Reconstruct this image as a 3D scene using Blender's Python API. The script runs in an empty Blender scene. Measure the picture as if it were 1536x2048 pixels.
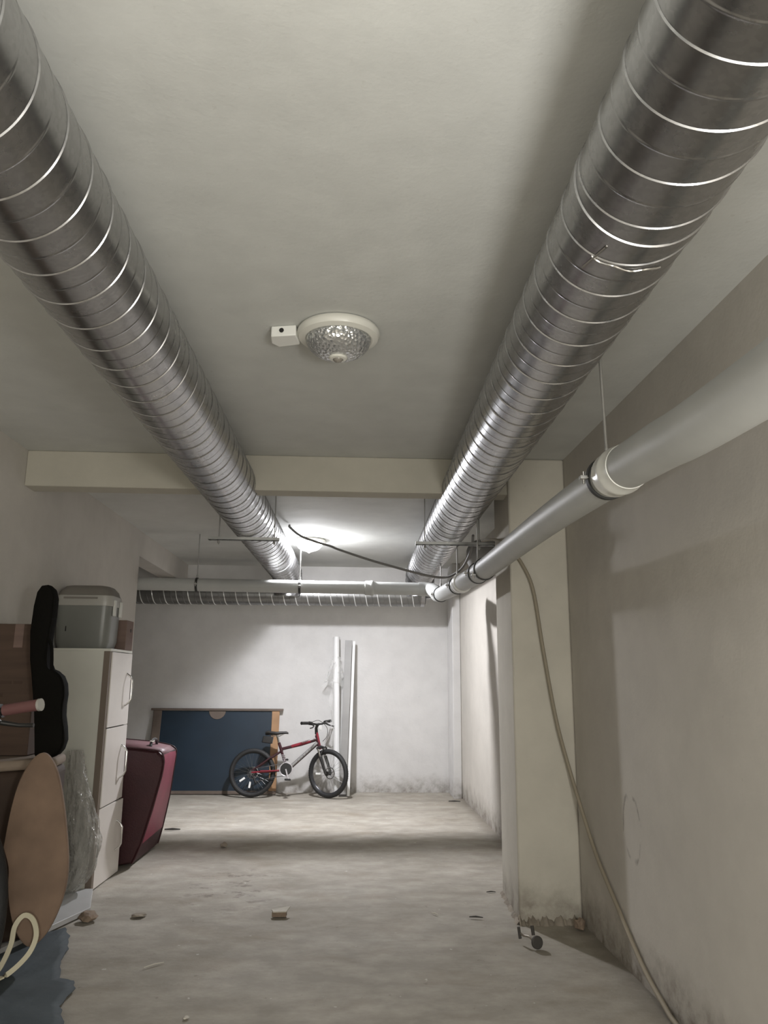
import bpy, bmesh, math, random
from mathutils import Vector, Matrix
random.seed(7)
sc = bpy.context.scene
C = sc.collection
PI = math.pi

# ------------------------------------------------------------------ camera
cam_d = bpy.data.cameras.new('camera'); cam = bpy.data.objects.new('camera', cam_d); C.objects.link(cam)
Fv = Vector((0.0455, 0.9765, 0.2108)).normalized()
yaw, pitch, roll = 0.046587, 0.212352, 0.008
Fv = Vector((math.sin(yaw)*math.cos(pitch), math.cos(yaw)*math.cos(pitch), math.sin(pitch)))
R0 = Vector((math.cos(yaw), -math.sin(yaw), 0)); U0 = R0.cross(Fv)
Rv = math.cos(roll)*R0 + math.sin(roll)*U0; Uv = -math.sin(roll)*R0 + math.cos(roll)*U0
cam.matrix_world = Matrix(((Rv.x, Uv.x, -Fv.x, 0), (Rv.y, Uv.y, -Fv.y, 0), (Rv.z, Uv.z, -Fv.z, 1.35), (0, 0, 0, 1)))
cam_d.sensor_fit = 'VERTICAL'; cam_d.sensor_height = 32.0; cam_d.lens = 32.0*1538/2048
cam_d.clip_start = .02; cam_d.clip_end = 60
sc.camera = cam

# ------------------------------------------------------------------ world, lights, exposure
w = bpy.data.worlds.new('world'); sc.world = w; w.use_nodes = True
w.node_tree.nodes['Background'].inputs[0].default_value = (.5, .52, .5, 1)
w.node_tree.nodes['Background'].inputs[1].default_value = 0.02
def light(name, typ, loc, power, col, **k):
    d = bpy.data.lights.new(name, typ); d.energy = power; d.color = col
    for a, b in k.items(): setattr(d, a, b)
    o = bpy.data.objects.new(name, d); o.location = loc; C.objects.link(o); return o
FAR_LAMP = Vector((-.40, 7.72, 2.64))
light('far_bulb_light', 'POINT', FAR_LAMP, 75, (.95, .95, 1.0), shadow_soft_size=.065)
light('far_led_disc', 'AREA', FAR_LAMP, 104, (.95, .95, 1.0), shape='DISK', size=.13)   # faces straight down
light('near_bulb_light', 'POINT', (.80, -.05, 1.36), 106, (1.0, .985, .945), shadow_soft_size=.22)
rear_fill = light('added_rear_fill', 'AREA', (-.35, -3.16, 1.12), 75, (1.0, .975, .89), shape='RECTANGLE', size=2.4, size_y=2.1)  # added soft fill from behind the camera
rear_fill.rotation_euler = (PI/2, 0, 0)
sc.view_settings.view_transform = 'Standard'; sc.view_settings.look = 'None'
sc.view_settings.exposure = 0.24; sc.view_settings.gamma = 1.0
sc.view_settings.use_curve_mapping = False
sc.cycles.diffuse_bounces = 6; sc.cycles.glossy_bounces = 5; sc.cycles.max_bounces = 10
sc.cycles.transparent_max_bounces = 16; sc.cycles.sample_clamp_indirect = 6

# ------------------------------------------------------------------ materials
def newmat(name):
    m = bpy.data.materials.new(name); m.use_nodes = True
    return m, m.node_tree.nodes, m.node_tree.links, m.node_tree.nodes['Principled BSDF']
def simple(name, col, rough=.5, metal=0, bump=0, bscale=60, var=0, vscale=6, spec=.5):
    m, n, l, b = newmat(name)
    b.inputs['Base Color'].default_value = (*col, 1); b.inputs['Roughness'].default_value = rough
    b.inputs['Metallic'].default_value = metal; b.inputs['Specular IOR Level'].default_value = spec
    tc = n.new('ShaderNodeTexCoord')
    if var:
        t = n.new('ShaderNodeTexNoise'); t.inputs['Scale'].default_value = vscale; t.inputs['Detail'].default_value = 5
        l.new(tc.outputs['Object'], t.inputs['Vector'])
        r = n.new('ShaderNodeValToRGB')
        r.color_ramp.elements[0].position = .3; r.color_ramp.elements[1].position = .7
        r.color_ramp.elements[0].color = (*[c*(1-var) for c in col], 1)
        r.color_ramp.elements[1].color = (*[min(1, c*(1+var)) for c in col], 1)
        l.new(t.outputs['Fac'], r.inputs['Fac']); l.new(r.outputs['Color'], b.inputs['Base Color'])
    if bump:
        t = n.new('ShaderNodeTexNoise'); t.inputs['Scale'].default_value = bscale; t.inputs['Detail'].default_value = 4
        l.new(tc.outputs['Object'], t.inputs['Vector'])
        bp = n.new('ShaderNodeBump'); bp.inputs['Strength'].default_value = bump; bp.inputs['Distance'].default_value = .01
        l.new(t.outputs['Fac'], bp.inputs['Height']); l.new(bp.outputs['Normal'], b.inputs['Normal'])
    return m

def math_node(n, l, op, a, b=None, clamp=False):
    x = n.new('ShaderNodeMath'); x.operation = op; x.use_clamp = clamp
    for i, v in enumerate((a, b)):
        if v is None: continue
        if isinstance(v, (int, float)): x.inputs[i].default_value = v
        else: l.new(v, x.inputs[i])
    return x.outputs[0]
def noise(n, l, vec, scale, detail=4, rough=.55):
    t = n.new('ShaderNodeTexNoise'); t.inputs['Scale'].default_value = scale
    t.inputs['Detail'].default_value = detail; t.inputs['Roughness'].default_value = rough
    l.new(vec, t.inputs['Vector']); return t.outputs['Fac']
def ramp(n, l, fac, p0, p1, c0=(0, 0, 0), c1=(1, 1, 1)):
    r = n.new('ShaderNodeValToRGB'); e = r.color_ramp.elements
    e[0].position = p0; e[1].position = p1; e[0].color = (*c0, 1); e[1].color = (*c1, 1)
    l.new(fac, r.inputs['Fac']); return r.outputs['Color']
def mixc(n, l, fac, a, b):
    x = n.new('ShaderNodeMix'); x.data_type = 'RGBA'
    if isinstance(fac, (int, float)): x.inputs[0].default_value = fac
    else: l.new(fac, x.inputs[0])
    for i, v in ((6, a), (7, b)):
        if isinstance(v, tuple): x.inputs[i].default_value = (*v, 1)
        else: l.new(v, x.inputs[i])
    return x.outputs[2]
def rng(n, l, v, a, b, soft=None):   # 1 inside a..b with soft edges
    s = soft or (b-a)*.3
    m1 = n.new('ShaderNodeMapRange'); l.new(v, m1.inputs[0]); m1.interpolation_type = 'SMOOTHSTEP'
    m1.inputs[1].default_value = a-s; m1.inputs[2].default_value = a+s
    m2 = n.new('ShaderNodeMapRange'); l.new(v, m2.inputs[0]); m2.interpolation_type = 'SMOOTHSTEP'
    m2.inputs[1].default_value = b-s; m2.inputs[2].default_value = b+s; m2.inputs[3].default_value = 1; m2.inputs[4].default_value = 0
    return math_node(n, l, 'MULTIPLY', m1.outputs[0], m2.outputs[0])

def plaster(name, col, dirt=0.0, scratch=False):
    m, n, l, b = newmat(name)
    g = n.new('ShaderNodeNewGeometry'); P = g.outputs['Position']
    sp = n.new('ShaderNodeSeparateXYZ'); l.new(P, sp.inputs[0])
    a = ramp(n, l, noise(n, l, P, 1.3, 6, .6), .25, .75, tuple(c*.90 for c in col), tuple(min(1, c*1.06) for c in col))
    pt = ramp(n, l, noise(n, l, P, 5.5, 5), .35, .62, (.95, .95, .95), (1, 1, 1))
    mu = n.new('ShaderNodeMix'); mu.data_type = 'RGBA'; mu.blend_type = 'MULTIPLY'; mu.inputs[0].default_value = 1
    l.new(a, mu.inputs[6]); l.new(pt, mu.inputs[7]); colr = mu.outputs[2]
    # fine specks
    sk = ramp(n, l, noise(n, l, P, 38, 2), .70, .78)
    colr = mixc(n, l, math_node(n, l, 'MULTIPLY', sk, .16), colr, (.30, .27, .23))
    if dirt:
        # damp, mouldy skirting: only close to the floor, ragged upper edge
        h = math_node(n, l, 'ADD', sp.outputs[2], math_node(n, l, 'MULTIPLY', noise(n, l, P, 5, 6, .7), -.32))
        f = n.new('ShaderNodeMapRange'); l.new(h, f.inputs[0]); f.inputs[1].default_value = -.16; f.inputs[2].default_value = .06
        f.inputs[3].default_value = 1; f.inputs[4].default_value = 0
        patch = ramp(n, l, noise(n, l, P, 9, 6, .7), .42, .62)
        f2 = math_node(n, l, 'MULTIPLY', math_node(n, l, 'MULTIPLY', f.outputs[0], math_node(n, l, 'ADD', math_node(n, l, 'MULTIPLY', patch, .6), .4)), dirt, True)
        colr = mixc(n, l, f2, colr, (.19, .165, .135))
        # mould bloom in the corner behind the column
        dy = rng(n, l, sp.outputs[1], 4.1, 4.75, .28); dz = rng(n, l, sp.outputs[2], -.3, .22, .16)
        f3 = math_node(n, l, 'MULTIPLY', math_node(n, l, 'MULTIPLY', dy, dz), ramp(n, l, noise(n, l, P, 7, 6, .7), .38, .66), True)
        colr = mixc(n, l, math_node(n, l, 'MULTIPLY', f3, .5*dirt), colr, (.17, .15, .12))
    if scratch:
        # dark scuff mark on the right wall (curved scrape)
        cy, cz = 3.83, .66
        dyv = math_node(n, l, 'DIVIDE', math_node(n, l, 'SUBTRACT', sp.outputs[1], cy), .115)
        dzv = math_node(n, l, 'DIVIDE', math_node(n, l, 'SUBTRACT', sp.outputs[2], cz), .15)
        rr = math_node(n, l, 'SQRT', math_node(n, l, 'ADD', math_node(n, l, 'MULTIPLY', dyv, dyv), math_node(n, l, 'MULTIPLY', dzv, dzv)))
        rr = math_node(n, l, 'ADD', rr, math_node(n, l, 'MULTIPLY', math_node(n, l, 'SUBTRACT', noise(n, l, P, 14, 3), .5), .35))
        band = rng(n, l, rr, .93, 1.05, .06)
        gate = ramp(n, l, noise(n, l, P, 9.3, 3), .45, .58)
        colr = mixc(n, l, math_node(n, l, 'MULTIPLY', math_node(n, l, 'MULTIPLY', band, gate), .55), colr, (.16, .14, .12))
    l.new(colr, b.inputs['Base Color'])
    b.inputs['Roughness'].default_value = .9; b.inputs['Specular IOR Level'].default_value = .2
    bp = n.new('ShaderNodeBump'); bp.inputs['Strength'].default_value = .35; bp.inputs['Distance'].default_value = .012
    hh = math_node(n, l, 'ADD', noise(n, l, P, 5, 5), math_node(n, l, 'MULTIPLY', noise(n, l, P, 70, 2), .12))
    l.new(hh, bp.inputs['Height']); l.new(bp.outputs['Normal'], b.inputs['Normal'])
    return m

def floor_mat():
    m, n, l, b = newmat('dusty_concrete')
    g = n.new('ShaderNodeNewGeometry'); P = g.outputs['Position']
    mp = n.new('ShaderNodeMapping'); mp.inputs['Scale'].default_value = (.75, 1.1, 1); l.new(P, mp.inputs['Vector']); Q = mp.outputs[0]
    c = ramp(n, l, noise(n, l, Q, 1.6, 7, .62), .28, .72, (.30, .275, .232), (.445, .42, .378))
    c2 = ramp(n, l, noise(n, l, Q, 5.5, 6, .65), .40, .70, (.80, .79, .76), (1.08, 1.07, 1.05))
    mu = n.new('ShaderNodeMix'); mu.data_type = 'RGBA'; mu.blend_type = 'MULTIPLY'; mu.inputs[0].default_value = 1
    l.new(c, mu.inputs[6]); l.new(c2, mu.inputs[7]); col = mu.outputs[2]
    br = ramp(n, l, noise(n, l, Q, 2.7, 5, .6), .52, .72)
    col = mixc(n, l, math_node(n, l, 'MULTIPLY', br, .45), col, (.24, .20, .145))
    sp1 = ramp(n, l, noise(n, l, P, 17, 4, .7), .66, .72)
    col = mixc(n, l, math_node(n, l, 'MULTIPLY', sp1, .45), col, (.14, .12, .10))
    # mud spots where the middle of the floor is trodden
    sx = n.new('ShaderNodeSeparateXYZ'); l.new(P, sx.inputs[0])
    box = math_node(n, l, 'MULTIPLY', rng(n, l, sx.outputs[0], -1.0, -.45, .18), rng(n, l, sx.outputs[1], 5.0, 6.0, .3))
    sp2 = math_node(n, l, 'MULTIPLY', box, ramp(n, l, noise(n, l, Q, 9, 5, .7), .55, .62))
    col = mixc(n, l, math_node(n, l, 'MULTIPLY', sp2, .6), col, (.12, .10, .085))
    wd = ramp(n, l, noise(n, l, P, 22, 2), .73, .76)
    col = mixc(n, l, math_node(n, l, 'MULTIPLY', wd, .6), col, (.62, .60, .56))
    # dirt along the right wall foot
    e = n.new('ShaderNodeMapRange'); l.new(math_node(n, l, 'ADD', sx.outputs[0], math_node(n, l, 'MULTIPLY', noise(n, l, P, 6, 5), .16)), e.inputs[0])
    e.inputs[1].default_value = 1.33; e.inputs[2].default_value = 1.44
    col = mixc(n, l, math_node(n, l, 'MULTIPLY', e.outputs[0], .55), col, (.14, .12, .095))
    l.new(col, b.inputs['Base Color']); b.inputs['Roughness'].default_value = .82; b.inputs['Specular IOR Level'].default_value = .3
    bp = n.new('ShaderNodeBump'); bp.inputs['Strength'].default_value = .5; bp.inputs['Distance'].default_value = .01
    l.new(math_node(n, l, 'ADD', noise(n, l, Q, 7, 6), math_node(n, l, 'MULTIPLY', noise(n, l, P, 55, 3), .25)), bp.inputs['Height'])
    l.new(bp.outputs['Normal'], b.inputs['Normal'])
    return m

def galvanised():
    m, n, l, b = newmat('galvanised_steel')
    tc = n.new('ShaderNodeTexCoord'); P = tc.outputs['Object']
    v = n.new('ShaderNodeTexVoronoi'); v.inputs['Scale'].default_value = 90; l.new(P, v.inputs['Vector'])
    sep = n.new('ShaderNodeSeparateColor'); l.new(v.outputs['Color'], sep.inputs[0])
    c = ramp(n, l, sep.outputs[0], 0, 1, (.40, .40, .405), (.46, .46, .465))
    d = ramp(n, l, noise(n, l, P, 9, 6, .7), .58, .74)
    c = mixc(n, l, math_node(n, l, 'MULTIPLY', d, .22), c, (.62, .61, .58))
    l.new(c, b.inputs['Base Color']); b.inputs['Metallic'].default_value = 1
    r = n.new('ShaderNodeMapRange'); l.new(noise(n, l, P, 6, 5), r.inputs[0]); r.inputs[3].default_value = .22; r.inputs[4].default_value = .32
    l.new(r.outputs[0], b.inputs['Roughness'])
    bp = n.new('ShaderNodeBump'); bp.inputs['Strength'].default_value = .02; bp.inputs['Distance'].default_value = .01
    l.new(noise(n, l, P, 5, 2), bp.inputs['Height']); l.new(bp.outputs['Normal'], b.inputs['Normal'])
    return m

def clear_plastic(name, alpha=.35, col=(.75, .75, .72), bubble=0, rough=.15):
    m, n, l, b = newmat(name)
    b.inputs['Base Color'].default_value = (*col, 1); b.inputs['Roughness'].default_value = rough
    b.inputs['Specular IOR Level'].default_value = .9
    tr = n.new('ShaderNodeBsdfTransparent'); mx = n.new('ShaderNodeMixShader')
    fr = n.new('ShaderNodeLayerWeight'); fr.inputs[0].default_value = .35
    f = math_node(n, l, 'ADD', math_node(n, l, 'MULTIPLY', fr.outputs['Facing'], .45), alpha, True)
    l.new(f, mx.inputs[0]); l.new(tr.outputs[0], mx.inputs[1]); l.new(b.outputs[0], mx.inputs[2])
    out = n['Material Output']; l.new(mx.outputs[0], out.inputs[0])
    tc = n.new('ShaderNodeTexCoord')
    bp = n.new('ShaderNodeBump'); bp.inputs['Strength'].default_value = .9; bp.inputs['Distance'].default_value = .012
    if bubble:
        v = n.new('ShaderNodeTexVoronoi'); v.inputs['Scale'].default_value = bubble; l.new(tc.outputs['Object'], v.inputs['Vector'])
        l.new(math_node(n, l, 'MULTIPLY', v.outputs['Distance'], -1.0), bp.inputs['Height'])
    else:
        l.new(noise(n, l, tc.outputs['Object'], 30, 4), bp.inputs['Height'])
    l.new(bp.outputs['Normal'], b.inputs['Normal'])
    return m

def lamp_glass(name, lit):
    m, n, l, b = newmat(name)
    tc = n.new('ShaderNodeTexCoord')
    v = n.new('ShaderNodeTexVoronoi'); v.inputs['Scale'].default_value = 70; l.new(tc.outputs['Object'], v.inputs['Vector'])
    sep = n.new('ShaderNodeSeparateColor'); l.new(v.outputs['Color'], sep.inputs[0])
    b.inputs['Base Color'].default_value = (.62, .63, .63, 1); b.inputs['Metallic'].default_value = 0 if lit else .75
    b.inputs['Roughness'].default_value = .12
    bp = n.new('ShaderNodeBump'); bp.inputs['Strength'].default_value = 1; bp.inputs['Distance'].default_value = .010
    l.new(sep.outputs[0], bp.inputs['Height'])
    v2 = n.new('ShaderNodeBump'); v2.inputs['Strength'].default_value = .8; v2.inputs['Distance'].default_value = .006
    l.new(v.outputs['Distance'], v2.inputs['Height']); l.new(bp.outputs['Normal'], v2.inputs['Normal'])
    l.new(v2.outputs['Normal'], b.inputs['Normal'])
    if lit:
        b.inputs['Emission Color'].default_value = (.93, .95, 1, 1); b.inputs['Emission Strength'].default_value = 7.0
        tr = n.new('ShaderNodeBsdfTransparent'); mx = n.new('ShaderNodeMixShader'); mx.inputs[0].default_value = .22
        l.new(tr.outputs[0], mx.inputs[1]); l.new(b.outputs[0], mx.inputs[2]); l.new(mx.outputs[0], n['Material Output'].inputs[0])
    return m

def cardboard(name, col):
    m, n, l, b = newmat(name)
    tc = n.new('ShaderNodeTexCoord'); P = tc.outputs['Object']
    mp = n.new('ShaderNodeMapping'); mp.inputs['Scale'].default_value = (1, 1, 9); l.new(P, mp.inputs['Vector'])
    c = ramp(n, l, noise(n, l, mp.outputs[0], 3, 5), .3, .7, tuple(x*.82 for x in col), tuple(x*1.12 for x in col))
    l.new(c, b.inputs['Base Color']); b.inputs['Roughness'].default_value = .85
    return m

M = dict(
    ceiling=plaster('ceiling_plaster', (.585, .59, .565)),
    wall=plaster('wall_plaster', (.54, .515, .475), .9),
    wallr=plaster('right_wall_plaster', (.545, .515, .465), 1.0, True),
    wallfar=plaster('back_wall_plaster', (.66, .65, .635), .8),
    column=plaster('column_paint', (.555, .525, .455), .9),
    beam=plaster('beam_paint', (.47, .445, .38)),
    floor=floor_mat(), galv=galvanised(),
    galvd=simple('dull_galvanised', (.23, .23, .225), .38, .9, var=.15), seam=simple('bright_seam', (.80, .80, .79), .3, .6),
    pvc=simple('grey_pvc', (.40, .405, .39), .5, bump=.03, bscale=20, var=.05, vscale=5),
    pvcl=simple('pale_pvc_rim', (.66, .66, .62), .3),
    rubber=simple('black_rubber_ring', (.02, .02, .018), .6),
    zinc=simple('zinc_strut', (.30, .30, .29), .42, .9, var=.15),
    rod=simple('threaded_rod_steel', (.36, .355, .34), .5, .5),
    cable=simple('grey_cable', (.17, .165, .155), .55),
    cableb=simple('beige_dusty_cable', (.27, .235, .175), .7),
    whitep=simple('white_plastic', (.78, .78, .74), .4),
    lamprim=simple('lamp_rim_white', (.68, .67, .61), .35),
    lens=simple('sensor_lens', (.25, .23, .20), .25),
    glass0=lamp_glass('crackle_glass_unlit', False), glass1=lamp_glass('crackle_glass_lit', True),
    black=simple('black_hole', (.015, .013, .012), .8),
    lam=simple('white_laminate', (.62, .62, .56), .35, var=.06, vscale=3),
    lamd=simple('door_laminate', (.70, .66, .62), .33, var=.03),
    edge=simple('brown_edge_band', (.17, .135, .105), .6),
    chrome=simple('chrome', (.75, .74, .72), .12, 1),
    bag=simple('black_nylon', (.006, .0055, .0045), .9, bump=.2, bscale=200, spec=.1),
    carton=cardboard('brown_cardboard', (.080, .050, .035)), carton2=cardboard('small_box_card', (.17, .115, .095)),
    print_=simple('carton_print', (.065, .040, .028), .9),
    board=simple('oval_fabric', (.205, .138, .096), .85, var=.22, vscale=5), brown=simple('brown_upholstery', (.045, .027, .017), .8, var=.2),
    tan=simple('tan_fabric', (.24, .19, .145), .85, var=.12),
    bubble=clear_plastic('bubble_wrap', .30, (.52, .51, .47), 55, .12), wrap=clear_plastic('clear_film', .22, (.8, .8, .78), 0, .12),
    bin_=simple('grey_bin_plastic', (.175, .18, .165), .35, var=.04), binl=simple('pale_bin_lid', (.36, .35, .32), .35),
    binb=simple('bin_clip', (.62, .62, .58), .4), bind=simple('grey_lid_top', (.19, .175, .155), .4),
    red=simple('burgundy_nylon', (.040, .007, .010), .55, bump=.15, bscale=90, var=.15), redtop=simple('pale_red_top', (.17, .085, .095), .5),
    blue=simple('dark_blue_board', (.009, .022, .038), .45, var=.18, vscale=2.5),
    wood=simple('orange_wood', (.33, .19, .095), .55, var=.2, vscale=5), wood2=simple('dull_wood', (.13, .10, .08), .65, var=.2, vscale=5),
    tyre=simple('tyre_rubber', (.016, .016, .016), .62, bump=.3, bscale=160), rim=simple('black_rim', (.05, .05, .055), .28, .6),
    spoke=simple('spoke_steel', (.22, .22, .22), .3, .9), disc=simple('brake_disc', (.55, .55, .55), .25, 1),
    frame=simple('dark_maroon_frame', (.045, .014, .018), .28), framer=simple('red_frame', (.22, .014, .028), .3),
    framew=simple('silver_frame', (.60, .57, .58), .3, .3), blackp=simple('black_plastic', (.018, .017, .016), .45),
    refl=simple('white_reflector', (.95, .95, .93), .25), redlit=simple('lamplit_red', (.21, .018, .050), .5, var=.12), grip=simple('dusky_pink_grip', (.14, .062, .060), .6),
    strip=simple('grey_profile', (.30, .295, .285), .5, .1, var=.12, vscale=3), pole=simple('white_tube', (.80, .80, .79), .4),
    tarp=simple('slate_tarp', (.046, .060, .068), .8, bump=.4, bscale=9, var=.22, vscale=4), panel=simple('pale_panel', (.46, .46, .45), .4, var=.05),
    strap=simple('cream_strap', (.62, .57, .42), .7), stone=simple('brown_stone', (.22, .165, .12), .9, bump=.6, bscale=25, var=.3, vscale=20),
    chip=simple('pale_mortar_chip', (.52, .49, .43), .9, bump=.5, bscale=30, var=.15), scrap=simple('dark_scrap', (.05, .045, .04), .8),
    vent=simple('dark_grey_duct_stub', (.27, .265, .255), .7), mortar=simple('damp_mortar', (.27, .235, .19), .95, bump=.8, bscale=18, var=.25, vscale=9),
    rust=simple('castor_metal', (.28, .25, .21), .5, .6),
)

# ------------------------------------------------------------------ mesh helpers (world coordinates; parts are shifted to their parent's base)
class G:
    def __init__(s): s.v = []; s.f = []
    def add(s, v, f):
        k = len(s.v); s.v += [Vector(p) for p in v]; s.f += [tuple(i+k for i in q) for q in f]; return s
    def box(s, x0, x1, y0, y1, z0, z1):
        v = [(x, y, z) for x in (x0, x1) for y in (y0, y1) for z in (z0, z1)]
        return s.add(v, [(0, 1, 3, 2), (4, 6, 7, 5), (0, 4, 5, 1), (2, 3, 7, 6), (0, 2, 6, 4), (1, 5, 7, 3)])
    def tube(s, pts, r, n=12, cap=True, closed=False):
        pts = [Vector(p) for p in pts]; N = len(pts)
        rs = r if isinstance(r, (list, tuple)) else [r]*N
        v = []; prev = None
        for i, p in enumerate(pts):
            if closed: t = pts[(i+1) % N]-pts[i-1]
            else: t = pts[min(i+1, N-1)]-pts[max(i-1, 0)]
            t.normalize()
            if prev is None:
                a = Vector((0, 0, 1)) if abs(t.z) < .9 else Vector((1, 0, 0))
                u = t.cross(a).normalized()
            else: u = (prev-t*prev.dot(t)).normalized()
            prev = u; w_ = t.cross(u)
            for k in range(n):
                a = 2*PI*k/n; v.append(p+(u*math.cos(a)+w_*math.sin(a))*rs[i])
        f = []
        for i in range(N if closed else N-1):
            j = (i+1) % N
            for k in range(n):
                f.append((i*n+k, i*n+(k+1) % n, j*n+(k+1) % n, j*n+k))
        if cap and not closed:
            f.append(tuple(range(n))[::-1]); f.append(tuple((N-1)*n+k for k in range(n)))
        return s.add(v, f)
    def lathe(s, prof, c, axis=(0, 0, 1), n=32):
        ax = Vector(axis).normalized(); a = Vector((1, 0, 0)) if abs(ax.x) < .9 else Vector((0, 1, 0))
        u = ax.cross(a).normalized(); w_ = ax.cross(u); c = Vector(c); v = []
        for r, h in prof:
            for k in range(n):
                t = 2*PI*k/n; v.append(c+ax*h+(u*math.cos(t)+w_*math.sin(t))*max(r, 1e-4))
        f = [(i*n+k, i*n+(k+1) % n, (i+1)*n+(k+1) % n, (i+1)*n+k) for i in range(len(prof)-1) for k in range(n)]
        return s.add(v, f)
    def prism(s, poly, d):           # poly: 3-D points, extruded by vector d
        poly = [Vector(p) for p in poly]; d = Vector(d); n = len(poly)
        v = poly+[p+d for p in poly]
        f = [tuple(range(n))[::-1], tuple(range(n, 2*n))]+[(i, (i+1) % n, n+(i+1) % n, n+i) for i in range(n)]
        return s.add(v, f)
    def xf(s, fn): s.v = [Vector(fn(p)) for p in s.v]; return s

def link(name, g, mat, parent=None, smooth=False, bevel=0, seg=2, origin=None):
    me = bpy.data.meshes.new(name)
    base = parent_world(parent) if parent else Vector(origin or (0, 0, 0))
    me.from_pydata([tuple(p-base) for p in g.v], [], g.f)
    bm = bmesh.new(); bm.from_mesh(me); bmesh.ops.recalc_face_normals(bm, faces=bm.faces)
    bm.to_mesh(me); bm.free()
    me.materials.append(mat)
    if smooth:
        me.shade_smooth()
        try: me.set_sharp_from_angle(angle=math.radians(40))
        except Exception: pass
    o = bpy.data.objects.new(name, me); C.objects.link(o)
    if parent: o.parent = parent
    else: o.location = base
    if bevel:
        b = o.modifiers.new('bevel', 'BEVEL'); b.width = bevel; b.segments = seg; b.limit_method = 'ANGLE'; b.angle_limit = math.radians(35)
        me.shade_smooth()
        try: me.set_sharp_from_angle(angle=math.radians(50))
        except Exception: pass
    return o
def parent_world(p):
    v = Vector((0, 0, 0))
    while p: v = v+p.location; p = p.parent
    return v
def tag(o, label, cat, group=None):
    o['label'] = label; o['category'] = cat
    if group: o['group'] = group
    return o
def thing(name, label, cat, loc, group=None):
    o = bpy.data.objects.new(name, None); C.objects.link(o); o.location = loc; o.empty_display_size = .1
    return tag(o, label, cat, group)
def struct(name, g, mat, parent=None, **k):
    o = link(name, g, mat, parent, **k)
    if not parent: o['kind'] = 'structure'
    return o

# ------------------------------------------------------------------ the shell
ZC = 2.73; XL = -2.02; XR = 1.37; YB = 9.77
fl = G()
NX, NY = 40, 90
vv = []; ff = []
for j in range(NY+1):
    for i in range(NX+1):
        x = -4.8+(6.6*i/NX); y = -3.4+(13.4*j/NY)
        z = .006*math.sin(x*2.1+y*1.3)*math.sin(y*2.7-x)*.6 - .004
        vv.append((x, y, z))
for j in range(NY):
    for i in range(NX):
        a = j*(NX+1)+i; ff.append((a, a+1, a+NX+2, a+NX+1))
fl.add(vv, ff)
struct('floor', fl, M['floor'], smooth=True)
struct('ceiling', G().box(-4.8, 1.8, -3.4, 10.0, ZC, ZC+.15), M['ceiling'])
struct('wall_left', G().box(XL-.2, XL, -3.2, 7.485, -.02, ZC), M['wall'])
struct('wall_right', G().box(XR, XR+.2, -3.2, YB+.2, -.02, ZC), M['wallr'])
struct('wall_back', G().box(-4.6, XR, YB, YB+.2, -.02, ZC), M['wallfar'])
struct('wall_front', G().box(XL-.2, -1.6, -3.4, -3.2, -.02, ZC).box(.9, XR+.2, -3.4, -3.2, -.02, ZC).box(-1.6, .9, -3.4, -3.2, 2.2, ZC), M['wall'])
struct('wall_side_room', G().box(-4.8, -4.6, 7.1, YB+.2, -.02, ZC), M['wall'])
struct('wall_side_room_front', G().box(-4.6, XL-.2, 7.1, 7.3, -.02, ZC), M['wall'])
struct('trim_1', G().box(XL, XR, 4.74, 4.90, 2.50, ZC), M['beam'], bevel=.006)
struct('trim_2', G().box(XL-.2, XL, 7.485, YB, 2.485, ZC), M['wall'])
col_ = struct('trim_3', G().prism([(1.006, 4.70, -.02), (1.034, 5.32, -.02), (XR, 5.34, -.02), (XR, 4.70, -.02)], (0, 0, ZC+.02)), M['column'], bevel=.012)
struct('trim_4', G().box(1.27, XR, 9.32, YB, -.02, ZC), M['wallfar'], bevel=.01)
# ragged mortar left at the column's foot
mg = G(); random.seed(3)
def ridge(p0, p1, out, n, w_, h_):
    p0, p1, out = Vector(p0), Vector(p1), Vector(out)
    v = []
    for i in range(n+1):
        t = i/n; b = p0.lerp(p1, t); a = i*1.7
        k = .5+.22*math.sin(a*.37+n)+.14*math.sin(a*1.13)+random.uniform(-.16, .16)
        ww = w_*(.45+.55*k); hh = h_*max(.12, k)
        v += [b-out*.01+Vector((0, 0, -.01)), b-out*.01+Vector((0, 0, hh)), b+out*ww*.4+Vector((0, 0, hh*.45)), b+out*ww+Vector((0, 0, -.012))]
    f = [(i*4+k, i*4+k+1, i*4+5+k, i*4+4+k) for i in range(n) for k in range(3)]
    mg.add(v, f)
ridge((1.0, 4.70, 0), (1.37, 4.70, 0), (0, -1, 0), 46, .055, .055)
ridge((1.008, 4.69, 0), (1.034, 5.32, 0), (-1, 0, 0), 50, .035, .035)
mo = link('mortar_fillet', mg, M['mortar'], col_, smooth=True); mo['kind'] = 'stuff'

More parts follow.
